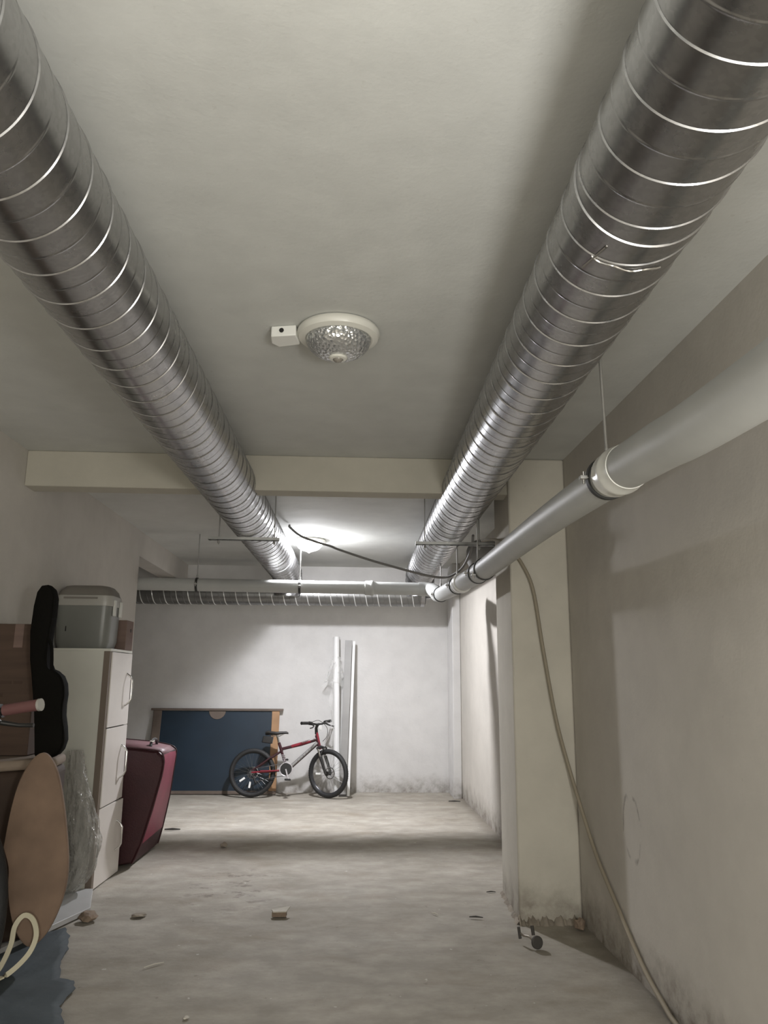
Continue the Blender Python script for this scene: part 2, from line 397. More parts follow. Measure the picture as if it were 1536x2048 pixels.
# ------------------------------------------------------------------ spiral ducts
def frame_of(A, B):
    A, B = Vector(A), Vector(B); d = (B-A); Ln = d.length; d.normalize()
    u = d.cross(Vector((0, 0, 1))).normalized(); w_ = d.cross(u); return A, d, u, w_, Ln
def spiral(A, B, R, pitch, n=80, seamh=.0032, phase=0.0):
    A, d, u, w_, Ln = frame_of(A, B)
    prof = [(0.0, 0), (.016, seamh), (.058, seamh), (.074, 0), (.092, 0), (.486, 0), (.50, 0), (.512, .0009), (.535, .0009), (.547, 0), (.561, 0), (.982, 0)]
    m_ = len(prof); turns = int(Ln/pitch)+2
    v = []; rows = turns*m_
    for r in range(rows+m_):
        k = r//m_; s_, h = prof[r % m_]
        for j in range(n):
            t = (k+s_+j/n-1)*pitch
            tc_ = min(max(t, 0), Ln)
            a = 2*PI*j/n+phase
            v.append(A+d*tc_+(u*math.cos(a)+w_*math.sin(a))*(R+h))
    f = []
    for r in range(rows+m_-1):
        for j in range(n):
            if j < n-1: q = (r*n+j, r*n+j+1, (r+1)*n+j+1, (r+1)*n+j)
            else:
                if r+m_+1 >= rows+m_: continue
                # the helix closes one turn further along
                q = (r*n+j, (r+m_)*n, (r+m_+1)*n, (r+1)*n+j)
            if (v[q[0]]-v[q[2]]).length < 1e-4: continue
            f.append(q)
    # the wrap uses row r (last column) against row r+m (first column): same helix position
    g = G(); g.v = v; g.f = f; return g
def elbow(P, d, down, bend, R, n=36, segs=6, ang=PI/2, lip=.0035):
    P, d, down = Vector(P), Vector(d).normalized(), Vector(down).normalized()
    c = P+down*bend; side = d.cross(down)
    g = G(); v = []; rows = 0
    for i in range(segs+1):
        a = ang*i/segs
        rad = (-down*math.cos(a)+d*math.sin(a)); ctr = c+rad*bend; ax_in = rad
        for rr in ((R, R+lip, R) if 0 < i < segs else (R+lip, R)):
            for k in range(n):
                t = 2*PI*k/n; v.append(ctr+(ax_in*math.cos(t)+side*math.sin(t))*rr+(d*math.cos(a)+down*math.sin(a))*(.0 if rr == R else .004))
            rows += 1
    f = [(r*n+k, r*n+(k+1) % n, (r+1)*n+(k+1) % n, (r+1)*n+k) for r in range(rows-1) for k in range(n)]
    g.add(v, f); return g

def duct(name, label, A, B, R, phase):
    A, B = Vector(A), Vector(B)
    t = thing(name, label, 'duct', A, 'long spiral ventilation ducts')
    link('spiral_tube', spiral(A, B, R, .158, phase=phase), M['galv'], t, smooth=True)
    d = (B-A).normalized()
    link('elbow', elbow(B-d*.02, d, (0, 0, -1), .27, R+.002), M['galv'], t, smooth=True)
    return t
SL = (.715-.805)/7.5
def dl(y): return (-.805+(.805-.715)/7.5*(y-1), y, 2.530+(2.547-2.530)/7.5*(y-1))
def dr(y): return (.673+(.842-.673)/7.5*(y-1), y, 2.496+(2.560-2.496)/7.5*(y-1))
RL, RR = .1695, .166
left_duct = duct('spiral_duct', 'long silver spiral duct on the left, running away under the ceiling', dl(-2.9), dl(8.88), RL, 1.0)
right_duct = duct('spiral_duct', 'long silver spiral duct on the right, with a taped joint, nearest the plastic drain pipe', dr(-2.9), dr(8.88), RR, 2.2)
# lap joint and sealant on the right duct
jy = 1.69; jp = Vector(dr(jy)); dd = (Vector(dr(2))-Vector(dr(1))).normalized()
pts = []
for k in range(15):
    a = math.radians(-128+k*4.4); pts.append(jp+Vector((math.cos(a), 0, math.sin(a)))*(RR+.004)+dd*(.004*math.sin(k)))
link('foil_tape_strip', G().tube(pts, .0028, 6), M['chrome'], right_duct, smooth=True)
pts = []
for k in range(9):
    t = k/8; a = math.radians(-112); pts.append(Vector(dr(jy-.10+.16*t-.06))+Vector((math.cos(a-.10*t), 0, math.sin(a-.10*t)))*(RR+.003))
link('foil_tape_strip', G().tube([Vector(dr(jy+.06-.12*k/6))+Vector((math.cos(math.radians(-130+k*1.5)), 0, math.sin(math.radians(-130+k*1.5))))*(RR+.003) for k in range(7)], .0035, 6), M['chrome'], right_duct, smooth=True)
link('lap_joint_ring', G().lathe([(RR, -.02), (RR+.0045, -.018), (RR+.0045, .018), (RR, .02)], Vector(dr(1.60)), dd, 72), M['galv'], right_duct, smooth=True)
# cross duct along the back wall
t = thing('cross_duct', 'silver spiral duct running crosswise near the back wall, behind the plastic pipe', 'duct', (-4.55, 9.17, 2.295))
link('spiral_tube', spiral((-4.55, 9.17, 2.295), (.90, 9.17, 2.305), .122, .138, 48, .003), M['galvd'], t, smooth=True)
hp = [(-4.55+.138*k/24, 9.17+.1235*math.cos(2*PI*k/24), 2.295+.01*(k*.138/24)/5.45+.1235*math.sin(2*PI*k/24)) for k in range(int(5.42/.138*24))]
link('lock_seam', G().tube(hp, .0055, 6), M['seam'], t, smooth=True)
link('end_cap', G().lathe([(.0, .03), (.10, .03), (.124, .015), (.126, -.03)], (.90, 9.17, 2.305), (1, 0, 0), 36), M['galv'], t, smooth=True)
# dark duct stub into the column side
t = thing('vent_stub', 'dark grey rounded duct elbow by the ceiling behind the plastic drain pipe', 'duct', (1.37, 6.45, 2.38))
link('stub_body', G().lathe([(.140, 0), (.141, -.10), (.141, -.22), (.133, -.28), (.108, -.33), (.060, -.355), (.001, -.362)], (1.37, 6.45, 2.375), (1, 0, 0), 44), M['vent'], t, smooth=True)
link('collar', G().lathe([(.141, -.02), (.155, -.02), (.155, 0), (.141, 0)], (1.37, 6.45, 2.375), (1, 0, 0), 44), M['vent'], t, smooth=True)

# ------------------------------------------------------------------ duct hangers: slotted strut on two threaded rods
def strut(label, x0, x1, y, z, rx, who):
    t = thing('strut_hanger', label, 'pipe hanger', (x0, y, z), 'strut hangers under the silver ducts')
    g = G()                                   # slotted C channel, open side up
    b_, h_ = .041, .024
    g.box(x0, x1, y-b_/2, y-b_/2+.003, z-h_, z); g.box(x0, x1, y+b_/2-.003, y+b_/2, z-h_, z)
    n = int((x1-x0)/.05)
    for k in range(n):                        # bottom web with slots between rungs
        a = x0+(x1-x0)*k/n; g.box(a, a+.020, y-b_/2, y+b_/2, z-h_, z-h_+.003)
    g.box(x0, x1, y-b_/2, y-.007, z-h_, z-h_+.003); g.box(x0, x1, y+.007, y+b_/2, z-h_, z-h_+.003)
    link('strut_channel', g, M['zinc'], t)
    for x in rx:
        r = link('threaded_rod', G().tube([(x, y, z-.055), (x, y, ZC-.005)], .0042, 10), M['rod'], t, smooth=True)
        link('nut', G().lathe([(.0, -.045), (.012, -.045), (.012, -.030), (.0, -.030)], (x, y, z), (0, 0, 1), 6), M['rod'], r)
        link('ceiling_plate', G().box(x-.045, x+.045, y-.022, y+.022, ZC-.012, ZC-.001), M['edge'], r, bevel=.004)
        link('anchor', G().lathe([(.0, -.03), (.011, -.03), (.011, -.006), (.0, -.006)], (x, y, ZC), (0, 0, 1), 6), M['rod'], r)
strut('slotted grey strut on threaded rods carrying the left silver duct', -1.04, -.515, 5.70, 2.367, (-.965, -.553), 0)
strut('slotted grey strut on threaded rods carrying the right silver duct', .505, 1.140, 5.70, 2.355, (.575, .990), 0)

# ------------------------------------------------------------------ plastic drain pipes
def catmull(P, n=8):
    P = [Vector(p) for p in P]; out = []
    for i in range(len(P)-1):
        p0, p1, p2, p3 = P[max(i-1, 0)], P[i], P[i+1], P[min(i+2, len(P)-1)]
        for k in range(n):
            t = k/n
            out.append(.5*((2*p1)+(-p0+p2)*t+(2*p0-5*p1+4*p2-p3)*t*t+(-p0+3*p1-3*p2+p3)*t**3))
    out.append(P[-1]); return out
pl = [(.858, -2.9, 1.90), (.858, -.5, 1.925), (.858, 1.53, 1.958), (.860, 2.02, 1.984), (.860, 2.577, 2.013), (.860, 3.23, 2.020), (.860, 4.76, 2.025), (.860, 5.54, 2.046), (.860, 7.10, 2.108), (.860, 7.42, 2.15)]
t = thing('drain_pipe', 'grey plastic drain pipe running along the right wall towards the camera', 'pipe', (.858, -2.9, 1.90))
near_ = [p for p in catmull(pl[:5], 8)]; 
def pipe_at(y):
    for a, b in zip(pl[:-1], pl[1:]):
        if a[1] <= y <= b[1]:
            k = (y-a[1])/(b[1]-a[1]); return Vector([a[i]+(b[i]-a[i])*k for i in range(3)])
link('pipe_length', G().tube(catmull(pl[:4]+[tuple(pipe_at(2.40))], 6), .070, 40), M['pvc'], t, smooth=True)
link('pipe_length', G().tube(catmull([tuple(pipe_at(2.30))]+pl[5:], 6), .0645, 40), M['pvc'], t, smooth=True)
def axis_at(y): return (pipe_at(y+.05)-pipe_at(y-.05)).normalized()
for y, R in ((2.30, .0665), (5.72, .0660)):
    link('socket_collar', G().lathe([(R-.004, -.05), (R+.006, -.045), (R+.007, .0), (R+.012, .012), (R+.012, .034), (R+.008, .05), (R+.009, .085), (R-.004, .088)], pipe_at(y), axis_at(y), 40), M['pvcl'], t, smooth=True)
el = catmull([pl[-2], (.860, 7.28, 2.135), (.85, 7.45, 2.175), (.80, 7.56, 2.205), (.70, 7.575, 2.213)], 6)
link('bend', G().tube(el, .068, 32), M['pvc'], t, smooth=True)
ph = thing('cross_drain_pipe', 'grey plastic drain pipe running crosswise under the duct ends', 'pipe', (-4.55, 7.57, 2.22))
ZP = lambda x: 2.228-(x+2.2)*.006
# it starts beyond the wall opening
link('pipe_length', G().tube([(-4.55, 7.57, ZP(-4.55)), (.25, 7.57, ZP(.25))], .0625, 36), M['pvc'], ph, smooth=True)
link('pipe_length', G().tube([(.25, 7.57, ZP(.25)), (.86, 7.57, ZP(.86))], .0625, 36), M['pvc'], ph, smooth=True)
for x in (.22,):
    link('socket_collar', G().lathe([(.062, -.05), (.070, -.048), (.070, .0), (.075, .008), (.075, .028), (.070, .036), (.062, .04)], (x, 7.57, ZP(x)), (1, 0, 0), 36), M['pvc'], ph, smooth=True)

def hanger(label, P, ax, R, rod=True, ang=0.0, bolt=0.0, rodtop=ZC, tilt=(0, 0)):
    P = Vector(P); t = thing('pipe_clamp', label, 'pipe clamp', P, 'black clamps on the plastic drain pipes')
    ring = G().lathe([(R+.001, -.011), (R+.007, -.011), (R+.007, .011), (R+.001, .011)], P, ax, 40)
    ring.add([], [])
    link('clamp_ring', ring, M['rubber'], t, smooth=True)
    side = Vector(ax).cross(Vector((0, 0, 1))).normalized()
    for s in (-1, 1):
        q = P+(side*math.cos(bolt)*s+Vector((0, 0, math.sin(bolt)*s)))*(R+.016)
        lug = link('clamp_lug', G().box(q.x-.014, q.x+.014, q.y-.011, q.y+.011, q.z-.006, q.z+.006), M['rod'], t, bevel=.002)
        link('bolt', G().tube([q-Vector((0, 0, .022)), q+Vector((0, 0, .020))], .004, 8), M['chrome'], lug, smooth=True)
    if rod:
        top = Vector((P.x+tilt[0], P.y+tilt[1], rodtop-.004))
        link('hanger_rod', G().tube([P+Vector((0, 0, R+.004)), top], .0052, 10), M['rod'], t, smooth=True)
        link('rod_socket', G().lathe([(.0, .0), (.009, .0), (.009, .03), (.0, .03)], P+Vector((0, 0, R+.005)), (0, 0, 1), 8), M['rod'], t)
    return t
hanger('black pipe clamp next to the pale socket collar, nearest clamp on the right drain pipe', pipe_at(2.44), axis_at(2.44), .0665, True, tilt=(-.004, .02))
hanger('nearer of the paired black clamps where the drain pipe passes the column', pipe_at(4.78), axis_at(4.78), .0645, False, bolt=.5)
hanger('farther of the paired black clamps where the drain pipe passes the column', pipe_at(5.02), axis_at(5.02), .0645, True)
hanger('black clamp on the drain pipe beside the far socket collar', pipe_at(5.98), axis_at(5.98), .0645, True)
hanger('farthest black clamp at the end of the right drain pipe, before the bend', pipe_at(7.05), axis_at(7.05), .0645, True)
hanger('black clamp on the crosswise pipe beside the lit ceiling lamp', (-.47, 7.57, ZP(-.47)), (1, 0, 0), .0625, True)
hanger('leftmost black clamp on the crosswise pipe, near the left wall opening', (-1.47, 7.57, ZP(-1.47)), (1, 0, 0), .0625, True)

# ------------------------------------------------------------------ ceiling lamps
def lamp(label, c, lit):
    c = Vector(c); t = thing('ceiling_lamp', label, 'ceiling lamp', c, 'round ceiling lamps')
    R = .166
    link('rim', G().lathe([(.0, -.002), (R-.03, -.002), (R-.006, -.004), (R, -.012), (R+.002, -.024), (R-.006, -.038), (R-.028, -.046), (R-.034, -.043), (R-.034, -.03)], c, (0, 0, 1), 56), M['lamprim'], t, smooth=True)
    bowl = [(.132, -.040)]
    for k in range(1, 9):
        a = k/8*PI/2; bowl.append((.132*math.cos(a)**.85+.0 if k < 8 else .028, -.040-.082*math.sin(a)))
    bowl = [(r, h) for r, h in bowl if r >= .03]+[(.029, -.119)]
    link('glass_bowl', G().lathe(bowl, c, (0, 0, 1), 56), M['glass1' if lit else 'glass0'], t, smooth=True)
    s = link('sensor_ring', G().lathe([(.020, -.112), (.036, -.114), (.038, -.120), (.033, -.127), (.022, -.129), (.018, -.122)], c, (0, 0, 1), 32), M['lamprim'], t, smooth=True)
    link('sensor_lens', G().lathe([(.021, -.122), (.020, -.130), (.014, -.137), (.006, -.141), (.0, -.142)], c, (0, 0, 1), 24), M['lens'], s, smooth=True)
    return t
lamp('unlit round ceiling lamp with crackled glass bowl and white rim', (-.055, 2.905, ZC), False)
lamp('lit round ceiling lamp glowing white between the two duct ends', (-.40, 7.80, ZC), True)
t = thing('junction_box', 'small white plastic junction box on the ceiling beside the unlit lamp', 'junction box', (-.275, 2.93, ZC))
g = G().prism([(-.325, 2.885, ZC-.001), (-.225, 2.865, ZC-.001), (-.213, 2.955, ZC-.001), (-.300, 2.985, ZC-.001), (-.330, 2.950, ZC-.001)], (0, 0, -.045))
link('box_body', g, M['whitep'], t, bevel=.004)
link('knockout', G().lathe([(.0, -.002), (.0095, -.002), (.0095, .001), (.0, .001)], (-.283, 2.8745, ZC-.022), (-.2, -1, 0), 20), M['black'], t)

# ------------------------------------------------------------------ cable
cp = [(-.545, 6.99, 2.718), (-.535, 6.96, 2.69), (-.44, 6.9, 2.607), (-.30, 6.85, 2.545), (-.164, 6.8, 2.498), (-.073, 6.75, 2.455), (.191, 6.65, 2.354), (.447, 6.55, 2.269), (.652, 6.45, 2.203), (.774, 6.40, 2.177), (.850, 6.32, 2.180), (.925, 6.2, 2.224), (.968, 6.1, 2.304), (.985, 6.0, 2.389), (.97, 5.86, 2.44)]
t = thing('power_cable', 'grey cable looping from the lit lamp across the right duct to the drain pipe', 'cable', (-.9, 7.0, 2.72))
link('cable_run', G().tube(catmull(cp, 6), .0105, 10), M['cable'], t, smooth=True)
cp = [(.94, 5.3, 2.30), (.955, 4.9, 2.235), (.985, 4.70, 2.17), (1.03, 4.672, 2.10), (1.071, 4.668, 2.05), (1.137, 4.664, 1.886), (1.186, 4.66, 1.522), (1.247, 4.65, 1.112), (1.318, 4.63, .80), (1.352, 4.45, .52), (1.354, 4.30, .40), (1.355, 4.06, .262), (1.352, 3.75, .10), (1.345, 3.50, .028), (1.330, 3.30, .014), (1.30, 2.6, .012), (1.26, 1.5, .012)]
t = thing('power_cable', 'dusty beige cable hanging down the column and along the right wall to the floor', 'cable', (1.26, 1.5, .0))
link('cable_run', G().tube(catmull(cp, 7), .0105, 10), M['cableb'], t, smooth=True)

# ------------------------------------------------------------------ tall cabinet
cx0, cx1, cy0, cy1, cz = -2.0, -1.612, 5.377, 5.905, 1.53
t = thing('tall_cabinet', 'tall white cabinet with three doors and brown front edge beside the red bag', 'cabinet', (-1.8, 5.64, 0))
link('side_panel', G().box(cx0, cx1-.026, cy0, cy0+.018, 0, cz-.018), M['lam'], t, bevel=.001)
link('side_panel', G().box(cx0, cx1, cy1-.018, cy1, 0, cz-.018), M['lam'], t)
link('back_panel', G().box(cx0, cx0+.006, cy0+.018, cy1-.018, 0, cz-.018), M['lam'], t)
link('top_panel', G().box(cx0, cx1+.018, cy0-.002, cy1+.002, cz-.018, cz), M['lam'], t, bevel=.002)
link('bottom_panel', G().box(cx0, cx1, cy0+.018, cy1-.018, .05, .068), M['lam'], t)
link('edge_strip', G().box(cx1-.026, cx1+.014, cy0-.003, cy0+.040, 0, cz-.018), M['edge'], t).__setitem__('label', 'brown front edge strip')
for k, (z0, z1, dx) in enumerate(((1.008, 1.508, 0), (.500, 1.000, 0), (.006, .492, .018))):
    g = G().box(cx1+.003, cx1+.021, cy0+.040, cy1+.002, z0, z1)
    g.xf(lambda p, dx=dx: Vector((p.x+dx*(p.y-cy0-.04)/.5*1.0-dx*.4, p.y, p.z)))
    d = link('door', g, M['lamd'], t, bevel=.0015)
    hz0, hz1 = ((1.14, 1.365), (.645, .868), (.165, .362))[k]; hy = 5.795
    fx = cx1+.020+(dx*.35)
    hp = [(fx, hy, hz0), (fx+.030, hy, hz0+.022), (fx+.042, hy, hz0+.045), (fx+.042, hy, hz1-.045), (fx+.030, hy, hz1-.022), (fx, hy, hz1)]
    h = link('handle', G().tube(hp, .0068, 10), M['chrome'], d, smooth=True); h['label'] = 'chrome bow handle'

# bin on the cabinet
t = thing('storage_bin', 'grey plastic bin with paler clipped lid on top of the white cabinet', 'storage box', (-1.82, 5.64, cz))
def rrect(cx, cy, hx, hy, r, z, n=5):
    out = []
    for sx, sy, a0 in ((1, 1, 0), (-1, 1, PI/2), (-1, -1, PI), (1, -1, 1.5*PI)):
        for k in range(n+1):
            a = a0+PI/2*k/n; out.append((cx+sx*(hx-r)+r*math.cos(a), cy+sy*(hy-r)+r*math.sin(a), z))
    return out
def loft(rings, cap=True):
    g = G(); n = len(rings[0]); v = [p for r in rings for p in r]
    f = [(i*n+k, i*n+(k+1) % n, (i+1)*n+(k+1) % n, (i+1)*n+k) for i in range(len(rings)-1) for k in range(n)]
    if cap: f += [tuple(range(n))[::-1], tuple((len(rings)-1)*n+k for k in range(n))]
    return g.add(v, f)
bx, by = -1.822, 5.555
link('bin_body', loft([rrect(bx, by, .168, .125, .05, cz+.001), rrect(bx, by, .183, .138, .06, cz+.05), rrect(bx, by, .190, .144, .06, cz+.298)]), M['bin_'], t, smooth=True)
lid = link('lid_band', loft([rrect(bx, by, .197, .150, .065, cz+.292), rrect(bx, by, .199, .152, .065, cz+.305), rrect(bx, by, .194, .148, .065, cz+.362), rrect(bx, by, .188, .142, .06, cz+.366)]), M['binl'], t, smooth=True)
link('lid_top', loft([rrect(bx, by, .188, .142, .06, cz+.364), rrect(bx, by, .176, .13, .06, cz+.40), rrect(bx, by, .150, .11, .06, cz+.43), rrect(bx, by, .12, .09, .05, cz+.436)]), M['bind'], t, smooth=True)
link('lid_slot', G().box(bx-.13, bx+.10, by-.1545, by-.147, cz+.337, cz+.350), M['bind'], lid)
link('latch', G().box(bx+.190, bx+.206, by-.09, by-.05, cz+.225, cz+.335), M['binb'], t, bevel=.004)
link('latch', G().box(bx+.190, bx+.206, by+.05, by+.09, cz+.225, cz+.335), M['binb'], t, bevel=.004)
link('vent_slot', G().box(bx-.105, bx-.098, by-.1415, by-.134, cz+.115, cz+.150), M['black'], t)
# little carton
t = thing('small_carton', 'small brown cardboard box with a finger hole beside the grey bin', 'cardboard box', (-1.65, 5.80, cz))
g = G().box(-1.70, -1.596, 5.715, 5.895, cz+.001, cz+.215)
link('box_body', g, M['carton2'], t, bevel=.003)
link('finger_hole', G().lathe([(.0, 0), (.014, 0), (.014, .002), (.0, .002)], (-1.5965, 5.83, cz+.145), (1, 0, 0), 20), M['black'], t)

# ------------------------------------------------------------------ red bag
t = thing('travel_bag', 'burgundy travel bag standing behind the white cabinet', 'bag', (-1.6, 6.4, 0))
nearp = [(-1.93, .004), (-1.60, .004), (-1.525, .02), (-1.47, .15), (-1.405, .39), (-1.352, .62), (-1.340, .72), (-1.350, .775), (-1.385, .805), (-1.55, .822), (-1.85, .845), (-1.95, .80)]
farp = [(-1.93, .004), (-1.60, .004), (-1.505, .02), (-1.475, .15), (-1.435, .39), (-1.412, .62), (-1.402, .72), (-1.408, .755), (-1.45, .785), (-1.58, .812), (-1.85, .835), (-1.95, .80)]
rings = []
for y, k, s in ((6.03, 0, .955), (6.05, 0, .985), (6.08, .04, 1), (6.40, .5, 1.0), (6.74, .97, 1), (6.77, 1, .985), (6.785, 1, .955)):
    ring = []
    for (a, b), (c, d) in zip(nearp, farp):
        x = a+(c-a)*k; z = b+(d-b)*k; cx_, cz_ = -1.68, .41
        ring.append((cx_+(x-cx_)*s, y, max(.003, cz_+(z-cz_)*s)))
    rings.append(ring)
bo = link('bag_body', loft(rings), M['red'], t, smooth=True)
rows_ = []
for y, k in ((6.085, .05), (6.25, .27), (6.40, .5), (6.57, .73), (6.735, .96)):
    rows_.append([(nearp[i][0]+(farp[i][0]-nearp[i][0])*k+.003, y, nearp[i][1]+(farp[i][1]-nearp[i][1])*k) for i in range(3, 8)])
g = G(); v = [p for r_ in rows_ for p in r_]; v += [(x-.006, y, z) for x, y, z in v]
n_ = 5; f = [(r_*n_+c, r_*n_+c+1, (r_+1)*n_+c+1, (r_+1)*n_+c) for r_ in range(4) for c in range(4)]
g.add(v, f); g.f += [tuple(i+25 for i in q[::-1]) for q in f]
link('painted_lit_side', g, M['redlit'], t, smooth=True)['label'] = 'bag side coloured as lamp-lit'  # far lamp's light on the bag's side, put into a redder colour
# paler top panel, piping, handle
def prof_at(k, i): return (nearp[i][0]+(farp[i][0]-nearp[i][0])*k, nearp[i][1]+(farp[i][1]-nearp[i][1])*k)
tp = []
for y, k in ((6.09, .05), (6.4, .5), (6.72, .95)):
    row = []
    for i in (7, 8, 9, 10):
        x, z = prof_at(k, i); row.append((x, y, z+.004))
    tp.append(row)
g = G(); v = [p for r in tp for p in r]; v2 = [(x, y, z-.008) for x, y, z in v]
g.add(v, [(r*4+c, r*4+c+1, r*4+c+5, r*4+c+4) for r in range(2) for c in range(3)])
link('top_panel', g, M['redtop'], t, smooth=True).modifiers.new('thick', 'SOLIDIFY').thickness = .006
for k, y in ((.02, 6.055), (.98, 6.765)):
    pts = [(prof_at(k, i)[0], y, prof_at(k, i)[1]) for i in range(2, 11)]
    link('piping', G().tube(catmull(pts, 4), .006, 8), M['red'], t, smooth=True)
hd = link('carry_handle', G().tube(catmull([(-1.50, 6.28, .815), (-1.505, 6.32, .850), (-1.51, 6.42, .862), (-1.515, 6.52, .848), (-1.52, 6.56, .812)], 4), .011, 8), M['blackp'], t, smooth=True)
link('handle_rivet', G().box(-1.515, -1.485, 6.30, 6.34, .842, .862), M['chrome'], hd, bevel=.003)
link('zip_line', G().tube([(-1.362, 6.10, .772), (-1.40, 6.72, .752)], .004, 6), M['blackp'], t, smooth=True)

# ------------------------------------------------------------------ heap by the left wall
t = thing('padded_block', 'brown upholstered block against the left wall, under the carton and guitar bag', 'furniture', (-1.8, 4.8, .04))
poly = [(-2.0, 4.14), (-1.80, 4.18), (-1.545, 4.42), (-1.585, 4.68), (-2.0, 4.72)]
link('block_body', G().prism([(x, y, .036) for x, y in poly], (0, 0, .825)), M['brown'], t, bevel=.03, seg=3)
link('top_cushion', G().prism([(x, y-.01, .862) for x, y in poly], (0, 0, .053)), M['tan'], t, bevel=.022, seg=3)
t = thing('cardboard_carton', 'large brown cardboard box behind the black guitar bag', 'cardboard box', (-1.85, 4.6, .918))
link('carton_body', G().box(-2.0, -1.735, 4.48, 4.70, .918, 1.632), M['carton'], t, bevel=.004)
for z, h, x0, x1 in ((1.30, .018, -1.98, -1.93), (1.30, .018, -1.92, -1.86), (1.30, .018, -1.85, -1.80), (1.23, .02, -1.985, -1.90), (1.05, .045, -1.99, -1.955), (1.05, .045, -1.945, -1.91)):
    link('printed_mark', G().box(x0, x1, 4.4775, 4.479, z, z+h), M['print_'], t)
link('tape_seam', G().box(-1.87, -1.82, 4.477, 4.479, 1.50, 1.631), M['carton2'], t)
# guitar bag
t = thing('guitar_bag', 'black padded guitar bag standing upright in front of the cardboard box', 'guitar bag', (-1.63, 4.40, .918))
KB = .952
out = [(-1.79, 1.862), (-1.755, 1.868), (-1.727, 1.845), (-1.712, 1.80), (-1.712, 1.70), (-1.722, 1.56), (-1.722, 1.44), (-1.708, 1.385), (-1.672, 1.372), (-1.635, 1.345), (-1.612, 1.30), (-1.603, 1.24), (-1.607, 1.18), (-1.604, 1.12), (-1.588, 1.05), (-1.580, .985), (-1.592, .94), (-1.615, .912), (-1.66, .897), (-1.72, .896), (-1.735, .91), (-1.745, 1.0), (-1.763, 1.15), (-1.790, 1.30), (-1.812, 1.44), (-1.828, 1.60), (-1.822, 1.75), (-1.810, 1.83)]
out = [(x*KB, 1.35+(z-1.35)*KB) for x, z in out]
cxg = -1.74
rings = []
for y, s in ((4.350, .80), (4.355, .93), (4.37, 1.0), (4.43, 1.0), (4.452, .93), (4.458, .80)):
    rings.append([((x-(-1.70+.0*(z)))*s+(-1.70) if False else (x+( (-1.685 if z > 1.4 else -1.595)-x)*(1-s)), y, z+((1.36-z)*(1-s)*.25)) for x, z in out])
link('bag_body', loft(rings), M['bag'], t, smooth=True)
link('shoulder_strap', G().tube(catmull([(x*KB, 4.362, 1.35+(z-1.35)*KB) for x, z in ((-1.725, 1.56), (-1.700, 1.52), (-1.690, 1.45), (-1.683, 1.385), (-1.66, 1.36))], 5), .0095, 8), M['bag'], t, smooth=True)
link('zip_piping', G().tube(catmull([(x, 4.365, z) for x, z in out[3:19]], 3), .005, 6), M['bag'], t, smooth=True)
# oval board leaning on the block
t = thing('ironing_board', 'long oval brown fabric-covered board leaning upright by the black tyre', 'board', (-1.5, 4.06, .04))
ov = [(-1.806, .492), (-1.796, .65), (-1.775, .78), (-1.738, .87), (-1.695, .922), (-1.655, .935), (-1.612, .905), (-1.570, .84), (-1.530, .73), (-1.492, .59), (-1.462, .442), (-1.455, .34), (-1.470, .246), (-1.505, .15), (-1.548, .085), (-1.60, .052), (-1.65, .075), (-1.70, .14), (-1.735, .23), (-1.755, .32), (-1.765, .40)]
ovc = catmull([(x*.915, 0, z*.985+.045) for x, z in ov]+[(ov[0][0]*.915, 0, ov[0][1]*.985+.045)], 4)[:-1]
def lean(p, dy): return (p.x, 4.045+dy+.085*(p.z-.05), p.z)
rings = [[lean(Vector((-1.50+(p.x+1.50)*s, 0, .49+(p.z-.49)*s)), dy) for p in ovc] for dy, s in ((.0, .975), (.006, 1), (.024, 1), (.03, .975))]
link('board_body', loft(rings), M['board'], t, smooth=True)
# cream strap loop
t = thing('strap_loop', 'cream webbing strap loop lying at the foot of the oval board', 'strap', (-1.62, 4.1, .0))
sp_ = catmull([(x*.975, y-.135, z*1.02+(.022 if z > .05 else 0)) for x, y, z in [(-1.66, 3.95, .026), (-1.60, 4.05, .028), (-1.575, 4.13, .09), (-1.570, 4.15, .17), (-1.535, 4.16, .215), (-1.490, 4.16, .195), (-1.465, 4.15, .13), (-1.485, 4.12, .06), (-1.54, 4.03, .03), (-1.60, 3.93, .026), (-1.68, 3.80, .024), (-1.80, 3.72, .024)]], 6)
v = []; f = []
for i, p in enumerate(sp_):
    q = sp_[min(i+1, len(sp_)-1)]-sp_[max(i-1, 0)]; s_ = Vector((q.x, 0, q.z)) if abs(q.z) > .02 else Vector((q.x, q.y, 0))
    nrm = Vector((0, 1, 0)).cross(q).normalized() if p.z > .03 else Vector((0, 0, 1)).cross(q).normalized()
    for a, b in ((-1, -1), (1, -1), (1, 1), (-1, 1)):
        oth = q.normalized().cross(nrm)
        v.append(p+nrm*a*.011+oth*b*.0035)
for i in range(len(sp_)-1):
    for k in range(4): f.append((i*4+k, i*4+(k+1) % 4, i*4+4+(k+1) % 4, i*4+4+k))
f += [(3, 2, 1, 0), tuple(len(v)-4+k for k in range(4))]
link('webbing', G().add(v, f), M['strap'], t, smooth=True)
